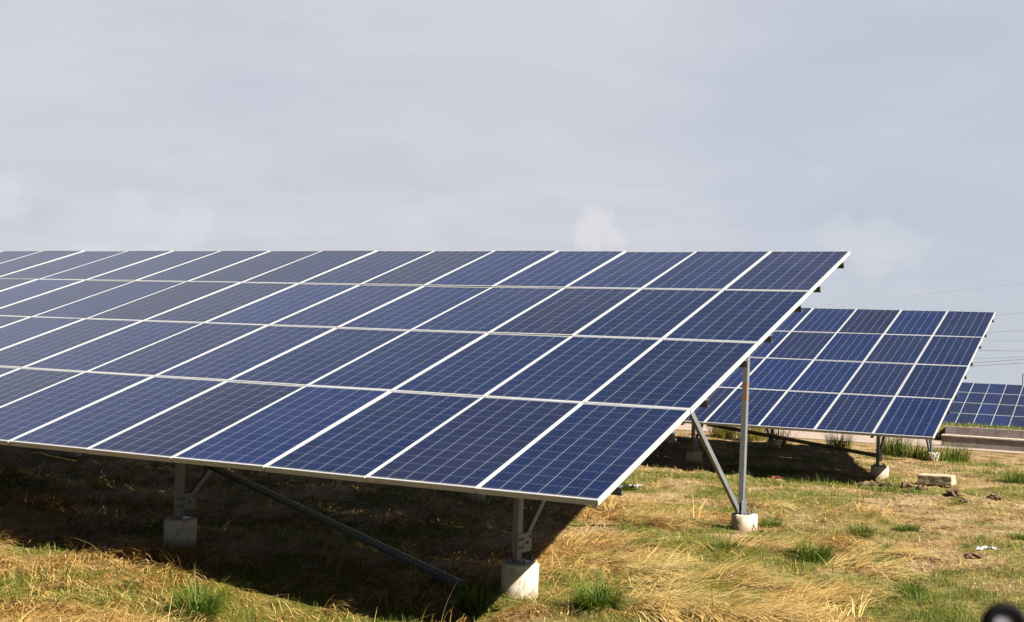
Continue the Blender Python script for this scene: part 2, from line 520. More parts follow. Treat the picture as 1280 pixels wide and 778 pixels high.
# ------------------------------------------------------------------ blades
def blades(P, az, L, W, e0, curl, hue, name, m, segs=3):
    """ribbons rooted at P: azimuth az, length L, width W, start elevation e0, loss of elevation per segment curl"""
    n = len(P)
    side = np.stack([-np.sin(az), np.cos(az), np.zeros(n)], -1)
    pts = [P]; p = P; e = e0.copy()
    for k in range(segs):
        d = np.stack([np.cos(az) * np.cos(e), np.sin(az) * np.cos(e), np.sin(e)], -1)
        p = p + d * (L / segs)[:, None]
        pts.append(p); e = e - curl
    V = []
    for k in range(segs):
        w = (W * (1 - .75 * k / segs) / 2)[:, None]
        V += [pts[k] - side * w, pts[k] + side * w]
    V.append(pts[segs])
    nv = 2 * segs + 1
    V = np.stack(V, 1).reshape(-1, 3)
    base = (np.arange(n) * nv)[:, None]
    lo = []
    for k in range(segs - 1):
        lo.append(base + np.array([2 * k, 2 * k + 1, 2 * k + 3, 2 * k + 2]))
    lo.append(base + np.array([2 * segs - 2, 2 * segs - 1, 2 * segs]))
    loops = np.concatenate(lo, 1).ravel()
    per = np.array([4 * k for k in range(segs)])
    starts = (np.arange(n)[:, None] * (4 * (segs - 1) + 3) + per).ravel()
    me = bpy.data.meshes.new(name)
    fill_mesh(me, V, loops, starts)
    a = me.attributes.new('hue', 'FLOAT', 'POINT'); a.data.foreach_set('value', np.repeat(hue, nv).astype(np.float32))
    me.materials.append(m)
    return me


def scatter(n, x0, x1, y0, y1, margin=.22):
    x = rng.uniform(x0, x1, n); y = rng.uniform(y0, y1, n)
    d = np.stack([x, y, np.full(n, GZ)], -1) - CAM
    z = d @ CF
    px = (d @ CR) / np.maximum(z, .1) * FPX / 640
    UP = np.cross(CR, CF)
    py = (d @ UP) / np.maximum(z, .1) * FPX / 389
    keep = (z > 2) & (np.abs(px) < 1 + margin) & (py > -1 - 1.6 * margin)
    keep &= rng.random(n) < np.minimum(1, (11.5 / np.maximum(z, 1)) ** 1.6)
    return x[keep], y[keep], z[keep]


def flow(x, y):
    return .35 + 2.4 * (fbm(x * .45 + 5, y * .45, 91, 3) - .5) * 2 + .9 * (fbm(x * 1.6, y * 1.6, 92, 2) - .5)


# lodged straw, lying in locks
x, y, z = scatter(90000, -11, 4.5, -4, 12)
lo = lodge(x, y) * (1 - .92 * greenf(x, y))
k = rng.random(len(x)) < lo * (.5 + .5 * sstep(.38, .55, fbm(x * 2.5, y * 2.5, 8, 2)))
x, y, z = x[k], y[k], z[k]
nc = len(x)
mf = matf(x, y)
caz = flow(x, y) + rng.normal(0, 1, nc) * (.6 - .33 * mf); clen = rng.uniform(.2, .5, nc) + .14 * mf; cel = rng.uniform(6, 44, nc)
chue = np.clip(.24 + .56 * fbm(x * 1.1, y * 1.1, 17, 3) + .29 * mf + rng.normal(0, .18, nc), 0, .93)
per = rng.integers(4, 10, nc) + (3 * mf).astype(int)
ci = np.repeat(np.arange(nc), per); n = len(ci)
sp = rng.uniform(.015, .05, nc)[ci]
bx = x[ci] + rng.normal(0, 1, n) * sp; by = y[ci] + rng.normal(0, 1, n) * sp
far = np.clip(z / 11, 1, 3)[ci] ** .7
hue = np.clip(chue[ci] + rng.normal(0, .13, n), 0, 1)
mst = blades(np.stack([bx, by, terrain(bx, by) - .01], -1), caz[ci] + rng.normal(0, .24, n), clen[ci] * rng.uniform(.55, 1.05, n),
             rng.uniform(.0042, .0105, n) * far, R(1) * np.clip(cel[ci] + rng.normal(0, 7, n), 2, 70), R(1) * rng.uniform(5, 24, n), hue, 'dry_grass', M['straw'], 4)
tag(link('dry_grass', mst), 'long golden dry grass lying in combed mats over the foreground', 'grass', kind='stuff')
print('straw', n)

# thin short straw and bleached bits over the soil
x, y, z = scatter(420000, -11, 5, -4, 24)
k = rng.random(len(x)) < .8 * (1 - .7 * lodge(x, y)) * (1 - .7 * greenf(x, y)) * sstep(.32, .6, fbm(x * 1.2, y * 1.2, 71, 3)) * (y < 20.8)
x, y, z = x[k], y[k], z[k]; n = len(x)
ms2 = blades(np.stack([x, y, terrain(x, y) - .004], -1), rng.uniform(0, 6.28, n), rng.uniform(.03, .13, n), rng.uniform(.003, .005, n) * np.clip(z / 11, 1, 3) ** .8,
             R(1) * rng.uniform(5, 60, n), R(1) * rng.uniform(5, 30, n), np.clip(rng.normal(.45, .27, n), 0, 1), 'straw_litter', M['straw'], 2)
tag(link('straw_litter', ms2), 'short bleached straw scattered over the bare soil', 'grass', kind='stuff')
print('litter', n)

# short green grass
x, y, z = scatter(900000, -11, 5, -4, 24)
g = greenf(x, y)
k = rng.random(len(x)) < g * sstep(.36, .6, fbm(x * 3, y * 3, 81, 3)) * (1 - .25 * lodge(x, y))
x, y, z = x[k], y[k], z[k]; n = len(x)
mg = blades(np.stack([x, y, terrain(x, y) - .004], -1), rng.uniform(0, 6.28, n), rng.uniform(.03, .12, n) * (.55 + .5 * g[k] + 1.3 * sstep(.56, .74, fbm(x * 2.4, y * 2.4, 83, 3))), rng.uniform(.003, .0052, n) * np.clip(z / 11, 1, 3) ** .8,
            R(1) * rng.uniform(30, 85, n), R(1) * rng.uniform(5, 35, n), np.clip(rng.normal(.5, .26, n) + .15 * (1 - g[k]), 0, 1), 'green_grass', M['green'])
tag(link('green_grass', mg), 'short green grass in loose patches between the straw', 'grass', kind='stuff')
print('green', n)

# crumbs of soil and small stones on the bare places
x, y, z = scatter(60000, -6, 5, 1, 20)
k = rng.random(len(x)) < .8 * (1 - lodge(x, y)) * (1 - .8 * greenf(x, y)) * sstep(.42, .62, fbm(x * 1.4, y * 1.4, 29, 3))
x, y, z = x[k], y[k], z[k]; n = len(x)
oc = np.array([(1, 0, 0), (-1, 0, 0), (0, 1, 0), (0, -1, 0), (0, 0, 1), (0, 0, -1)], float)
of = np.array([(0, 2, 4), (2, 1, 4), (1, 3, 4), (3, 0, 4), (2, 0, 5), (1, 2, 5), (3, 1, 5), (0, 3, 5)])
sz = .005 + .013 * rng.random(n) ** 3.2
Vc = oc[None] * rng.uniform(.55, 1.3, (n, 6, 1)) * (sz * np.clip(z / 12, 1, 1.6))[:, None, None] + rng.normal(0, .12, (n, 6, 3)) * sz[:, None, None]
ra = rng.uniform(0, 6.28, n); cr, sr = np.cos(ra)[:, None], np.sin(ra)[:, None]
Vc = np.stack([Vc[..., 0] * cr - Vc[..., 1] * sr + x[:, None], Vc[..., 0] * sr + Vc[..., 1] * cr + y[:, None], Vc[..., 2] * .75 + terrain(x, y)[:, None] + .003], -1).reshape(-1, 3)
mcr = bpy.data.meshes.new('soil_crumbs')
fill_mesh(mcr, Vc, (of[None] + (np.arange(n) * 6)[:, None, None]).ravel(), np.arange(n * 8) * 3)
mcr.materials.append(M['crumb'])
tag(link('soil_crumbs', mcr), 'crumbs of brown soil and small stones over the bare ground', 'soil', kind='stuff')
print('crumbs', n)

# upright stalks
x, y, z = scatter(26000, -10, 3, -3, 9)
k = rng.random(len(x)) < .4 * lodge(x, y) * sstep(.45, .62, fbm(x * .9, y * .9, 27, 2))
x, y, z = x[k], y[k], z[k]; n = len(x)
msk = blades(np.stack([x, y, terrain(x, y)], -1), flow(x, y) + rng.normal(0, .7, n), rng.uniform(.22, .5, n), rng.uniform(.003, .0045, n),
             R(1) * rng.uniform(50, 85, n), R(1) * rng.uniform(6, 26, n), np.clip(rng.normal(.7, .15, n), 0, .9), 'grass_stalks', M['straw'], 5)
tag(link('grass_stalks', msk), 'thin arching straw stalks standing above the matted grass', 'grass', kind='stuff')
print('stalks', n)

# grass on the bank behind the wall
n = 5200
x = rng.uniform(-2.1, 9, n); y = rng.uniform(27.8, 29.6, n)
mb = blades(np.stack([x, y, terrain(x, y)], -1), rng.uniform(0, 6.28, n), rng.uniform(.05, .17, n), rng.uniform(.012, .022, n), R(1) * rng.uniform(50, 88, n), R(1) * rng.uniform(4, 20, n),
            np.clip(rng.normal(.62, .25, n), 0, 1), 'bank_grass', M['green'])
tag(link('bank_grass', mb), 'green grass strip on top of the bank behind the low brown wall', 'grass', kind='stuff')


def tuft(name, loc, n, rad, h, label, group=None, cat='grass tuft', lean=(30, 85), wid=.0085, hue=(.4, .22), dirn=None, curl=(5, 28), m='green'):
    n = int(n * 1.35); h = h * 1.15
    a = rng.uniform(0, 6.28, n); r = rad * np.sqrt(rng.random(n)) * .55
    P = np.stack([r * np.cos(a), r * np.sin(a), np.full(n, -.01)], -1)
    az = a + rng.normal(0, .6, n)
    if dirn is not None: az = dirn + rng.normal(0, .5, n)
    me = blades(P, az, rng.uniform(.35, 1, n) * h, rng.uniform(.6, 1.2, n) * wid, R(1) * rng.uniform(*lean, n), R(1) * rng.uniform(*curl, n),
                np.clip(rng.normal(*hue, n), 0, 1), name, M[m], 4)
    o = link(name, me, None, (loc[0], loc[1], float(terrain(loc[0], loc[1]))))
    return tag(o, label, cat, group)


GT = 'green grass tufts in the foreground'
for (tx, ty, n, rad, h, lab) in [
    (.37, 6.95, 330, .17, .26, 'round upright green tuft alone on bare soil, right of the white-footed steel post'),
    (.71, 7.97, 260, .26, .13, 'low wide green tuft on bare soil, farthest back of the tufts at right'),
    (1.55, 3.59, 300, .17, .2, 'compact green tuft near the bottom edge, nearest to the dark blurred hoop'),
    (1.17, 3.47, 260, .24, .16, 'loose spreading green tuft just left of the compact tuft at bottom right'),
    (1.45, 3.05, 180, .13, .15, 'small green tuft lowest of the three together at bottom right'),
    (.32, 4.93, 520, .3, .3, 'dark sprawling green tuft between two golden straw mats'),
    (-.66, 4.8, 420, .34, .2, 'bright green tuft below the round footing of the tall bare post'),
    (-3.02, -.72, 420, .25, .38, 'grey-green spiky tuft in sunlit straw at bottom left'),
    (-.35, .9, 420, .28, .3, 'green tuft right of the big front concrete footing at the bottom edge'),
    (-1.3, .62, 330, .2, .3, 'dark green tuft in shade just left of the big front concrete footing'),
    (-.72, 7.0, 200, .2, .17, 'small green tuft touching the right side of the tall post footing'),
    (1.99, 8.12, 160, .2, .14, 'flat green tuft at the right edge beyond the white litter'),
    (-3.75, 9.5, 300, .32, .2, 'green tuft beside the black and white scrap under the array corner'),
    (-3.95, -.6, 200, .26, .13, 'low bright green tuft in straw at far left'),
    (1.13, 16.1, 260, .4, .36, 'tall loose green tuft at the right edge beyond the concrete block'),
]:
    tuft('grass_tuft', (tx, ty), n, rad, h, lab, GT)

WD = 'tall weeds behind the second array'
for (tx, ty, n, rad, h, lab) in [
    (-3.31, 21.4, 240, .5, .62, 'pale green reedy weed clump under the middle of the second array'),
    (-1.96, 20.78, 420, .5, .75, 'dark green dense weed clump right of the second array front post'),
    (-1.41, 20.59, 240, .4, .55, 'lighter green weed clump left of the second array rear corner post'),
    (-.62, 20.6, 300, .55, .5, 'spreading green weed clump on the dirt right of the second array'),
    (-5.75, 22.6, 300, .6, 1.0, 'dry yellow-green weed clump seen between tall bare post and its brace'),
    (-6.6, 22.9, 260, .6, 1.0, 'straw-coloured weed clump left of the tall bare post brace'),
    (-4.78, 21.6, 200, .5, .6, 'thin weed clump just right of the tall bare post under the second array'),
    (-1.0, 20.3, 220, .4, .42, 'green weed clump hugging the second array rear corner post'),
]:
    straw = 'straw' in lab or 'dry' in lab
    n = n if straw else int(n * .6)
    tuft('weed_clump', (tx, ty), n, rad, h * .85, lab, WD, 'weed', (55, 89), .016, (.88, .14) if straw else (.58, .22), None, (1, 9))

# ------------------------------------------------------------------ module prototype (slope coordinates: x along the row, y up the slope, z normal)
FW, FL, FH, FT, FE = 1.000, 1.968, .045, .0115, .019
fb = MB()
oR = [(0, 0), (FW, 0), (FW, FL), (0, FL)]
iR = [(FT, FE), (FW - FT, FE), (FW - FT, FL - FE), (FT, FL - FE)]
b = .002
oB = [(b, b), (FW - b, b), (FW - b, FL - b), (b, FL - b)]
vs = [(x, y, -FH) for x, y in oR] + [(x, y, -b) for x, y in oR] + [(x, y, 0) for x, y in oB] + [(x, y, 0) for x, y in iR] + [(x, y, -FH) for x, y in iR]
fs = []
for k in range(4):
    q = (k + 1) % 4
    fs += [(k, q, q + 4, k + 4), (k + 4, q + 4, q + 8, k + 8), (k + 8, q + 8, q + 12, k + 12), (k + 12, q + 12, q + 16, k + 16), (k + 16, q + 16, q, k)]
fb.add(vs, fs)
FRAME_ME = fb.mesh('solar_panel', M['alu'])
gb = MB()
gb.add([(0, 0, 0), (GW, 0, 0), (GW, GL, 0), (0, GL, 0)], [(0, 1, 2, 3)], 0)
gb.add([(0, 0, -.006), (GW, 0, -.006), (GW, GL, -.006), (0, GL, -.006)], [(3, 2, 1, 0)], 1)
GLASS_ME = gb.mesh('glass_face', [M['cells'], M['back']])

BLUES = [(.0026, .0140, .078), (.0026, .0122, .066), (.003, .0150, .080), (.0036, .0122, .058), (.0058, .0122, .052), (.0028, .0122, .062), (.006, .013, .056)]


def panel_at(root, i, j, off, proto=None):
    """module column i (from the right end, leftwards), row j (from the low edge)"""
    f = bpy.data.objects.new('solar_panel', FRAME_ME); COL.objects.link(f)
    f.parent = root
    x0 = -i * PW - FW + rng.normal(0, .0015)
    s0 = j * PL + (PL - FL) / 2 + rng.normal(0, .0015)
    f.location = Vector((x0, s0 * ct, s0 * st)) + off
    f.rotation_euler = (TILT + rng.normal(0, .002), rng.normal(0, .002), rng.normal(0, .0006))
    g = bpy.data.objects.new('glass_face', GLASS_ME); COL.objects.link(g)
    g.parent = f
    g.location = (FT, FE, -.004)
    c = np.array(BLUES[rng.integers(len(BLUES))]) * .9 * .6 * rng.uniform(.88, 1.12)
    g.color = (*c, 1)
    return f


def slope_pt(x, s, n):
    """a point on the table: x along the row, s up the slope, n along the normal"""
    return Vector((x, s * ct - n * st, s * st + n * ct))


def build_array(name, label, origin, i0, i1, frames, yf, yr, gz, pier_front=.28, pier_rear=.18, sides=True, rusty=False, diag=None, long_out=.026, prad=.157):
    ox, oy, oz = origin
    root = empty(name, (ox, oy, gz))
    tag(root, label, 'solar array', 'tilted solar arrays')
    off = Vector((0, 0, oz - gz))                  # low right corner of the table in root coordinates
    for i in range(i0, i1):
        for j in range(4): panel_at(root, i, j, off)
    up = off
    xr = -i0 * PW + long_out; xl = -i1 * PW - .05
    # purlins: two below every row of modules
    for j in range(4):
        for fr in (.185, .765):
            s = (j + fr) * PL
            pb = MB()
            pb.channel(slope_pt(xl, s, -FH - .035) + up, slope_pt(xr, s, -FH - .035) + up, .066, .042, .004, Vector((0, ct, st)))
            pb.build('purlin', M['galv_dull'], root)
    nrm = Vector((0, -st, ct))
    for q, (fx, fxr) in enumerate(frames):
        # rafter under the purlins
        n_r = -FH - .075 - .05
        s0, s1 = .18 * PL, 3.80 * PL
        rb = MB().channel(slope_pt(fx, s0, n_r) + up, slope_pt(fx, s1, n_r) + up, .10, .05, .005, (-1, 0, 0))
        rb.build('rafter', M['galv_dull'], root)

        def under(y):                              # underside of the rafter above y
            return (y * st / ct) + (n_r - .05) / ct + up.z
        zf0, zr0 = pier_front, pier_rear
        # front post
        pm = MB().channel((fx - .03, yf, zf0 - .02), (fx - .03, yf, under(yf) + .09), .085, .05, .006, (-1, 0, 0))
        fp = pm.build('front_post', M['galv'], root)
        # rear post, object origin on its foot
        h = under(yr) + .09 - zr0
        pm = MB().channel((0, 0, -.02), (0, 0, h), .09, .06, .006, (-1, 0, 0))
        pm.build('rear_post', M['rusty'] if (rusty and q == 0) else M['galv'], root, (fxr - .03, yr, zr0))
        # braces, each in the plane of its frame
        e = 1.5
        b0 = Vector((fx - .045, yf + .17, zf0 + .2)); b1 = Vector((fx - .045, yf + e, under(yf + e) + .03))
        MB().channel(b0, b1, .055, .035, .004, (-1, 0, 0)).build('front_brace', M['galv'], root)
        b0 = Vector((fxr - .045, yr - .09, zr0 + .03)); b1 = Vector((fx - .045, yr - 2.3, under(yr - 2.3) + .04))
        MB().channel(b0, b1, .07, .04, .004, (-1, 0, 0)).build('rear_brace', M['galv'], root)
        # gusset and base plates
        gp = MB().box((fx - .026, yf - .06, zf0 + .075), (fx - .018, yf + .2, zf0 + .235))
        gp = gp.build('gusset_plate', M['galv'], root)
        for by, bz in ((-.025, .12), (-.025, .19), (.03, .12), (.03, .19), (.12, .15), (.165, .2)):
            bo = MB().cyl(.011, 0, .012, 6, Matrix.Translation((fx - .018, yf + by, zf0 + bz)) @ Matrix.Rotation(math.pi / 2, 4, 'Y'))
            bo.build('bolt', M['galv_dull'], gp)
        for (bx, by, bz, nm) in ((fx, yf, zf0, 'base_plate'), (fxr, yr, zr0, 'base_plate')):
            bp = MB().box((bx - .11, by - .09, bz - .002), (bx + .07, by + .1, bz + .008)).build(nm, M['galv'], root)
            for sx in (-.09, .05):
                for sy in (-.07, .08):
                    an = MB().cyl(.008, bz + .008, bz + .055, 6, Matrix.Translation((bx + sx, by + sy, 0)))
                    an.cyl(.016, bz + .010, bz + .026, 6, Matrix.Translation((bx + sx, by + sy, 0)))
                    an.build('anchor_bolt', M['galv_dull'], bp)
        bk = MB().box((fxr - .021, yr - .13, zr0 + .012), (fxr - .014, yr + .055, zr0 + .17))
        bk.build('foot_bracket', M['galv'], root)
        # concrete footings
        for (bx, by, bz) in ((fx - .02, yf + .005, zf0), (fxr - .02, yr, zr0)):
            cb = MB(); n = 40
            rings = [(-.35, 1.0), (-.12, 1.0), (.0, 1.005), (bz * .5, 1.0), (bz - .016, 1.0), (bz - .003, .93), (bz - .003, .0)]
            vs = []
            for zz, rr in rings:
                for kk in range(n):
                    a = 2 * math.pi * kk / n
                    w = prad * rr * (1 + .022 * math.sin(3 * a + q + by) + rng.normal(0, .006))
                    vs.append((bx + w * math.cos(a), by + w * math.sin(a), zz + (rng.normal(0, .004) if rr else 0)))
            fs = [(k2 * n + a, k2 * n + (a + 1) % n, (k2 + 1) * n + (a + 1) % n, (k2 + 1) * n + a) for k2 in range(len(rings) - 1) for a in range(n)]
            cb.add(vs, fs)
            cb.build('concrete_footing', M['concrete'], root, smooth=True)
    if diag:
        for p0, p1 in diag:
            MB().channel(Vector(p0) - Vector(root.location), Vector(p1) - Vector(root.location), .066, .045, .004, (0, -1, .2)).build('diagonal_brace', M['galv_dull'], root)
    return root


fr1 = [(-1.19 - 3.75 * k, -.92 - 3.75 * k) for k in range(6)]
a1 = build_array('solar_array', 'largest solar array filling the foreground from the left edge, deep shade beneath', (0, 0, .012), 0, 22, fr1, 1.19, 6.57, GZ, .28, .19,
                 rusty=True, diag=[((-4.80, 1.12, -.10), (-1.72, 1.12, -.96)), ((-12.3, 1.12, -.10), (-9.2, 1.12, -.96))])
# earth cable at the foot of the rear post
MB().tube([(-.94, 6.60, .5 - 0), (-.90, 6.58, .36), (-.86, 6.55, .22), (-.80, 6.50, .08), (-.74, 6.46, -.02)], .006, 6).build('earth_cable', M['cable'], a1)

fr2 = [(-1.08 - 3.5 * k, -1.05 - 3.5 * k) for k in range(5)]
O2 = (.036, 13.834, -.15)
build_array('solar_array', 'middle-distance solar array standing behind the tall bare post, four panel rows high', O2, 0, 17, fr2, 1.14, 6.45, GZ, .22, .18,
            diag=[((-4.3, O2[1] + 1.05, -.24), (-1.10, O2[1] + 1.05, -.60)), ((-7.8, O2[1] + 1.05, -.24), (-4.6, O2[1] + 1.05, -.60))])
O3 = (-5.21, 71.85, -2.49)
g3 = float(terrain(-5., 72.5))
build_array('solar_array', 'most distant solar array, small, beyond the low brown wall at right', O3, -9, 9, [(7.5 - 3.6 * k, 7.5 - 3.6 * k) for k in range(5)], 1.14, 6.45,
            min(g3, -3.35), .2, .2)

# ------------------------------------------------------------------ wall, path, blocks, litter
WY = 25.35
p = [(-10, 24.55), (9, 24.55), (9, 27.7), (-10, 27.7)]
me = bpy.data.meshes.new('path')
me.from_pydata([(x, y, GZ + .012) for x, y in p], [], [(0, 1, 2, 3)]); me.materials.append(M['paving'])
tag(link('path', me), 'pinkish brick-paved path running behind the arrays', 'path', kind='structure')

wr = empty('low_wall', (-1.65, WY, GZ))
tag(wr, 'low brown wall with pale coping at right, in front of the farthest array', 'wall')
MB().box((0, 0, .0), (14, .25, .27)).build('wall_body', M['masonry'], wr)
cp = MB()
for k in range(14): cp.box((k + .002, -.03, .272), (k + .996, .29, .305))
cp.build('coping', M['concrete'], wr)
wb = empty('bank_wall', (-1.9, 27.7, GZ))
tag(wb, 'brown retaining wall just behind the low coped wall, grass along its top', 'wall')
MB().box((0, -.16, -.2), (14, .05, .42)).build('wall_body', M['masonry'], wb)

# concrete block
bm_ = MB()
seg = 6
lo, hi = (-.29, -.14, -.03), (.29, .14, .135)
bm_.box(lo, hi)
bl = bm_.build('concrete_block', M['block'], None, (.0, 14.55, float(terrain(0, 14.55)) + .05))
bl.rotation_euler = (R(2), R(-2), R(-6))
bv = bl.modifiers.new('bevel', 'BEVEL'); bv.width = .014; bv.segments = 2
sd = bl.modifiers.new('subsurf', 'SUBSURF'); sd.subdivision_type = 'SIMPLE'; sd.levels = 3; sd.render_levels = 3
tx = bpy.data.textures.new('chips', 'CLOUDS'); tx.noise_scale = .06
dm = bl.modifiers.new('chips', 'DISPLACE'); dm.texture = tx; dm.strength = .018
tag(bl, 'pale rectangular concrete block lying on the soil right of the second array', 'block')


def lump(name, loc, size, m, seed, sub=3, flat=1.0):
    import bmesh
    bm = bmesh.new(); bmesh.ops.create_icosphere(bm, subdivisions=sub, radius=1)
    for v in bm.verts:
        c = v.co.copy()
        w = 1 + 1.1 * (float(fbm(np.array(c.x * 1.6 + seed * 3.1), np.array(c.y * 1.6 + c.z * 2.3 + seed), seed, 3)) - .5) \
            + .55 * (float(vnoise(np.array(c.x * 4 + c.z * 3 + seed), np.array(c.y * 4), seed + 3)) - .5)
        v.co = Vector((c.x * size[0] * w, c.y * size[1] * w, c.z * size[2] * w))
    me = bpy.data.meshes.new(name); bm.to_mesh(me); bm.free(); me.materials.append(m)
    return link(name, me, None, (loc[0], loc[1], float(terrain(loc[0], loc[1])) + size[2] * .1))


CL = 'clods of dug soil beside the second array'
clods = [(-.3, 13.45, .16, .1, .09, 'dark brown soil clod in front of the concrete block, left end'),
         (-.05, 13.35, .12, .1, .07, 'brown soil clod in front of the concrete block, right end'),
         (-.62, 13.55, .14, .1, .09, 'soil clod at the right foot of the second array front footing'),
         (-1.0, 13.8, .22, .14, .12, 'big dark soil lump in shade left of the second array front footing'),
         (.68, 11.95, .14, .1, .09, 'reddish brown clod, largest of the loose clods at right'),
         (.86, 11.75, .09, .08, .06, 'small clod right of the largest loose clod'),
         (.52, 12.2, .07, .06, .05, 'small clod left of the largest loose clod'),
         (1.28, 11.85, .12, .08, .07, 'brown clod at the right edge of the photo'),
         (-.2, 12.9, .09, .07, .06, 'single clod standing forward of the dug soil'),
         (1.75, 6.05, .12, .08, .05, 'soil clod below the crumpled white litter')]
for k, (cx, cy, sx, sy, sz, lab) in enumerate(clods):
    tag(lump('soil_clod', (cx, cy), (sx * .8, sy * .8, sz * .75), M['clod'], k + 2), lab, 'clod', CL)
tag(lump('flat_stone', (-.86, 14.25), (.16, .09, .03), M['stone'], 31), 'flat whitish stone between the second array footing and the concrete block', 'stone')


def scrap(name, loc, w, l, h, m, seed, rz):
    """a crumpled thin sheet with thickness"""
    nx_, ny_ = 9, 7
    mb = MB(); vs = []
    for lay in (0, 1):
        for jy in range(ny_):
            for ix in range(nx_):
                px, py = ix / (nx_ - 1) - .5, jy / (ny_ - 1) - .5
                zz = h * float(fbm(np.array(px * 5 + seed), np.array(py * 5 + 2 * seed), seed, 3)) + .004 * lay
                vs.append((px * w * (1 + .25 * math.sin(py * 7 + seed)), py * l * (1 + .3 * math.cos(px * 6 + seed)), zz))
    o = nx_ * ny_; fs = []
    for jy in range(ny_ - 1):
        for ix in range(nx_ - 1):
            a = jy * nx_ + ix
            fs.append((o + a, o + a + 1, o + a + 1 + nx_, o + a + nx_)); fs.append((a + nx_, a + 1 + nx_, a + 1, a))
    ring = [ix for ix in range(nx_)] + [jy * nx_ + nx_ - 1 for jy in range(1, ny_)] + [(ny_ - 1) * nx_ + ix for ix in range(nx_ - 2, -1, -1)] + [jy * nx_ for jy in range(ny_ - 2, 0, -1)]
    for k in range(len(ring)):
        a, c = ring[k], ring[(k + 1) % len(ring)]
        fs.append((a, c, c + o, a + o))
    mb.add(vs, fs)
    ob = mb.build(name, m, None, (loc[0], loc[1], float(terrain(loc[0], loc[1])) + .015))
    ob.rotation_euler = (0, 0, rz)
    return ob


tag(scrap('crumpled_litter', (1.85, 6.38), .2, .13, .08, M['paper'], 4, .3), 'crumpled white plastic litter on bare soil at the right', 'litter')
sc = scrap('torn_wrapper', (-3.59, 9.62), .17, .12, .1, M['paper'], 8, .6)
tag(sc, 'white and black torn wrapper on grass below the array edge', 'litter')
dk = scrap('dark_corner', (0, 0), .12, .12, .09, M['darkscrap'], 9, 0)
dk.parent = sc; dk.location = (-.1, -.02, .0)
tag(scrap('red_scrap', (-2.37, 12.95), .14, .09, .09, M['red'], 12, .2), 'small faded red scrap at the shade edge of the second array', 'litter')

# dark hoop close to the camera, bottom right corner
def campt(px, py, d):
    UP = np.cross(CR, CF)
    q = CAM + d * (CF + CR * (px - 640) / FPX - UP * (py - 389) / FPX)
    return Vector(q)


hp = Vector((3.5400, -7.205, .8685))
foot = Vector((hp.x + .02, hp.y + .01, float(terrain(hp.x, hp.y))))
hr = empty('hoop_stake', foot)
tag(hr, 'blurred black round hoop with grey centre, close to the lens at bottom right corner', 'stake')
q = hp - foot
fwd = Vector(tuple(-CF)); fwd.normalize()
zq = fwd.to_track_quat('Z', 'Y').to_matrix().to_4x4()
rm = MB(); n1_, n2_ = 32, 12
for a in range(n1_):
    for bq in range(n2_):
        A = 2 * math.pi * a / n1_; B = 2 * math.pi * bq / n2_
        rr = .0135 + .0052 * math.cos(B)
        rm.v.append(tuple(Matrix.Translation(q) @ zq @ Vector((rr * math.cos(A) * 1.05, rr * math.sin(A), .006 * math.sin(B)))))
for a in range(n1_):
    for bq in range(n2_):
        rm.f.append((a * n2_ + bq, ((a + 1) % n1_) * n2_ + bq, ((a + 1) % n1_) * n2_ + (bq + 1) % n2_, a * n2_ + (bq + 1) % n2_)); rm.m.append(0)
rm.build('rim', M['rubber'], hr, smooth=True)
MB().cyl(.0095, -.003, .002, 24, Matrix.Translation(q) @ zq).build('centre_disc', M['greymetal'], hr)
MB().tube([(0, 0, -.05), (0, 0, .8), tuple(q + Vector((.004, 0, -.04))), tuple(q + Vector((0, 0, -.017)))], .006, 10).build('stem', M['rubber'], hr)
sl = q + Vector((.0195, .0095, .0))
MB().cyl(.0055, -.05, .009, 14, Matrix.Translation(sl), bev=.002).build('grey_sleeve', M['greymetal'], hr)

# ------------------------------------------------------------------ far pole and overhead wires
pl_loc = (-8.55, 112, float(terrain(-8.55, 112)))
pr_ = empty('utility_pole', pl_loc)
tag(pr_, 'thin grey pole at the right edge rising behind the farthest array', 'pole')
MB().cyl(.10, -.3, .5 - pl_loc[2], 12, r2=.07).build('shaft', M['pole'], pr_)
MB().cyl(.11, .46 - pl_loc[2], .54 - pl_loc[2], 12, bev=.02).build('cap', M['pole'], pr_)
WG = 'overhead wires in the sky at right'
wires = [((-25.9, 120, 6.968), (-8.64, 110, 8.477), .006, 'topmost and faintest overhead wire, climbing to the right above the second array'),
         ((-11.8, 120, 6.05), (-8.38, 110, 5.962), 0.0097, 'second overhead wire from the top, nearly level right of the second array'),
         ((-12.84, 120, 4.349), (-8.46, 110, 4.398), 0.0105, 'third overhead wire from the top, right of the second array'),
         ((-13.1, 120, 3.574), (-8.31, 110, 3.497), 0.0090, 'fourth overhead wire from the top, right of the second array'),
         ((-14.02, 120, 2.621), (-8.29, 110, 2.614), 0.0142, 'fifth overhead wire from the top, dark and level'),
         ((-13.78, 120, 1.786), (-8.27, 110, 2.127), 0.0120, 'sixth overhead wire from the top, rising slightly right'),
         ((-13.99, 120, 1.393), (-8.27, 110, 1.898), 0.0180, 'seventh overhead wire from the top, just above the lowest'),
         ((-13.98, 120, 1.086), (-8.26, 110, 1.585), 0.0180, 'lowest overhead wire, closest above the farthest array')]
for p0, p1, r, lab in wires:
    p0, p1 = Vector(p0), Vector(p1)
    d = (p1 - p0)
    a = p0 - d * (22 / d.length); c = p1 + d * (30 / d.length)
    pts = [a + (c - a) * (t / 24) - Vector((0, 0, .10 * (1 - (2 * t / 24 - 1) ** 2))) for t in range(25)]
    w = MB().tube(pts, r, 6).build('overhead_wire', M['wire'])
    tag(w, lab, 'wire', WG)

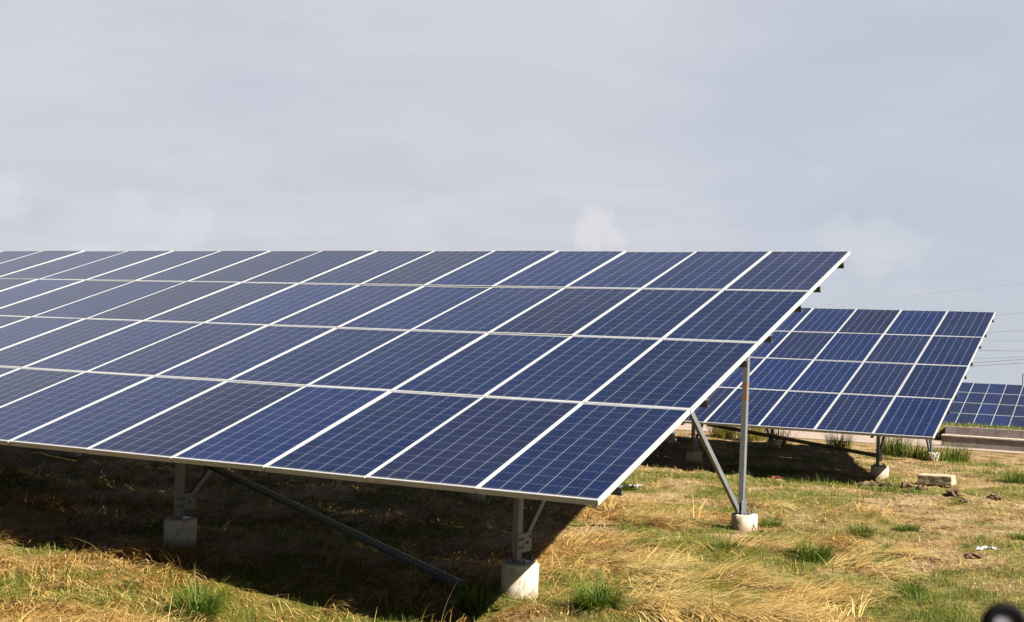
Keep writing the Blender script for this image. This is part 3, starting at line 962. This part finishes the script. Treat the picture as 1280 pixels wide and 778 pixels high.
# ------------------------------------------------------------------ sky and sun
SUN = Vector((1.07, -.2, 1.0)).normalized()
el = math.asin(SUN.z); azm = math.atan2(SUN.x, SUN.y)
w = bpy.data.worlds.new('World'); scene.world = w; w.use_nodes = True
nt = w.node_tree
bg = nt.nodes['Background']; bg.inputs['Strength'].default_value = .05
tc = nt.nodes.new('ShaderNodeTexCoord')
sep = nt.nodes.new('ShaderNodeSeparateXYZ'); nt.links.new(tc.outputs['Generated'], sep.inputs[0])
zc = math_n(nt, 'MAXIMUM', sep.outputs[2], .03)
cb = nt.nodes.new('ShaderNodeCombineXYZ')
nt.links.new(sep.outputs[0], cb.inputs[0]); nt.links.new(sep.outputs[1], cb.inputs[1]); nt.links.new(zc, cb.inputs[2])
vn = nt.nodes.new('ShaderNodeVectorMath'); vn.operation = 'NORMALIZE'; nt.links.new(cb.outputs[0], vn.inputs[0])
D = vn.outputs[0]
sky = nt.nodes.new('ShaderNodeTexSky'); sky.sky_type = 'NISHITA'; sky.sun_disc = False
sky.sun_elevation = el; sky.sun_rotation = azm; sky.air_density = 1.0; sky.dust_density = .8; sky.ozone_density = 1.2
nt.links.new(D, sky.inputs[0])
# high thin cloud sheet, projected on a plane overhead
pz = math_n(nt, 'ADD', zc, .12)
cl = nt.nodes.new('ShaderNodeCombineXYZ')
nt.links.new(math_n(nt, 'DIVIDE', sep.outputs[0], pz), cl.inputs[0]); nt.links.new(math_n(nt, 'DIVIDE', sep.outputs[1], pz), cl.inputs[1])
n1 = noise(nt, cl.outputs[0], .55, 7, .5, .4)
n2 = noise(nt, cl.outputs[0], 1.7, 6, .55, .3)
# thinner towards the clear part of the sky (a direction)
dt = nt.nodes.new('ShaderNodeVectorMath'); dt.operation = 'DOT_PRODUCT'
nt.links.new(D, dt.inputs[0]); dt.inputs[1].default_value = Vector((-.12, .985, .13)).normalized()
mr = nt.nodes.new('ShaderNodeMapRange'); mr.inputs['From Min'].default_value = .955; mr.inputs['From Max'].default_value = 1.0
mr.inputs['To Min'].default_value = 0; mr.inputs['To Max'].default_value = .30; mr.interpolation_type = 'SMOOTHSTEP'
nt.links.new(dt.outputs['Value'], mr.inputs['Value'])
cov = math_n(nt, 'ADD', math_n(nt, 'MULTIPLY', n1, .75), math_n(nt, 'MULTIPLY', n2, .25))
cov = math_n(nt, 'SUBTRACT', cov, mr.outputs[0])
mc = nt.nodes.new('ShaderNodeMapRange'); mc.interpolation_type = 'SMOOTHSTEP'
mc.inputs['From Min'].default_value = .12; mc.inputs['From Max'].default_value = .52; mc.inputs['To Min'].default_value = .2; mc.inputs['To Max'].default_value = .97
nt.links.new(cov, mc.inputs['Value'])
# the veil is a bank of cloud on this side of the sky; overhead and behind it is clear
fd = nt.nodes.new('ShaderNodeVectorMath'); fd.operation = 'DOT_PRODUCT'
nt.links.new(D, fd.inputs[0]); fd.inputs[1].default_value = (-.466, .884, 0)
def mrange(v, a, b):
    q = nt.nodes.new('ShaderNodeMapRange'); q.interpolation_type = 'SMOOTHSTEP'
    q.inputs['From Min'].default_value = a; q.inputs['From Max'].default_value = b
    nt.links.new(v, q.inputs['Value']); return q.outputs[0]
bank = math_n(nt, 'MULTIPLY', mrange(fd.outputs['Value'], .05, .6), mrange(zc, .54, .35))
cc = mixc(nt, n2, (3.02, 3.13, 3.58), (3.98, 4.02, 4.34))
hsky = nt.nodes.new('ShaderNodeMix'); hsky.data_type = 'RGBA'; hsky.blend_type = 'MULTIPLY'; hsky.inputs[0].default_value = 1
nt.links.new(sky.outputs[0], hsky.inputs[6]); hsky.inputs[7].default_value = (.32, .32, .32, 1)
blue = mixc(nt, math_n(nt, 'MULTIPLY', bank, .75), hsky.outputs[2], (3.34, 3.74, 4.36))
c = mixc(nt, math_n(nt, 'MULTIPLY', mc.outputs[0], bank), blue, cc)
# low cumulus heads near the horizon
puffs = [(-.404, .91, .099, .014, .5), (-.411, .905, .09, .014, .45), (-.397, .914, .090, .012, .4), (-.231, .968, .094, .02, .22), (-.205, .97, .088, .024, .22), (-.186, .975, .086, .018, .18), (-.668, .739, .080, .016, .25), (-.702, .706, .084, .022, .25), (-.685, .722, .078, .016, .2),
         (-.762, .64, .093, .02, .25), (-.532, .843, .077, .02, .15), (-.72, .69, .074, .03, .2), (.1, .99, .085, .03, .3), (.35, .93, .08, .03, .3), (-.9, .42, .085, .04, .3)]
pn = noise(nt, D, 42, 5, .6)
pn2 = math_n(nt, 'MULTIPLY', math_n(nt, 'SUBTRACT', pn, .5), .035)
tot = None
for (a, b_, e_, r_, s_) in puffs:
    ds = nt.nodes.new('ShaderNodeVectorMath'); ds.operation = 'DISTANCE'
    nt.links.new(D, ds.inputs[0]); ds.inputs[1].default_value = Vector((a, b_, e_)).normalized()
    q_ = nt.nodes.new('ShaderNodeMapRange'); q_.interpolation_type = 'SMOOTHSTEP'
    q_.inputs['From Min'].default_value = r_ * 1.25; q_.inputs['From Max'].default_value = r_ * .6
    q_.inputs['To Min'].default_value = 0; q_.inputs['To Max'].default_value = s_
    nt.links.new(math_n(nt, 'ADD', ds.outputs['Value'], pn2), q_.inputs['Value'])
    tot = q_.outputs[0] if tot is None else math_n(nt, 'MAXIMUM', tot, q_.outputs[0])
c = mixc(nt, tot, c, (4.5, 4.46, 4.55))
nt.links.new(c, bg.inputs['Color'])

ld = bpy.data.lights.new('sun', 'SUN'); ld.energy = 5.0; ld.angle = R(.53); ld.color = (1.0, .94, .84)
lo_ = bpy.data.objects.new('sun', ld); COL.objects.link(lo_)
lo_.rotation_euler = SUN.to_track_quat('Z', 'Y').to_euler()

# ------------------------------------------------------------------ camera
cd = bpy.data.cameras.new('camera'); co_ = bpy.data.objects.new('camera', cd); COL.objects.link(co_)
CU = np.cross(CR, CF)
co_.matrix_world = Matrix(((CR[0], CU[0], -CF[0], CAM[0]), (CR[1], CU[1], -CF[1], CAM[1]), (CR[2], CU[2], -CF[2], CAM[2]), (0, 0, 0, 1)))
cd.sensor_width = 36; cd.lens = FPX / 1280 * 36
cd.clip_start = .05; cd.clip_end = 5000
cd.dof.use_dof = True; cd.dof.focus_distance = 12.5; cd.dof.aperture_fstop = 5.6
scene.camera = co_
vs_ = scene.view_settings
vs_.view_transform = 'Standard'; vs_.look = 'None'; vs_.exposure = 1.85; vs_.gamma = 1
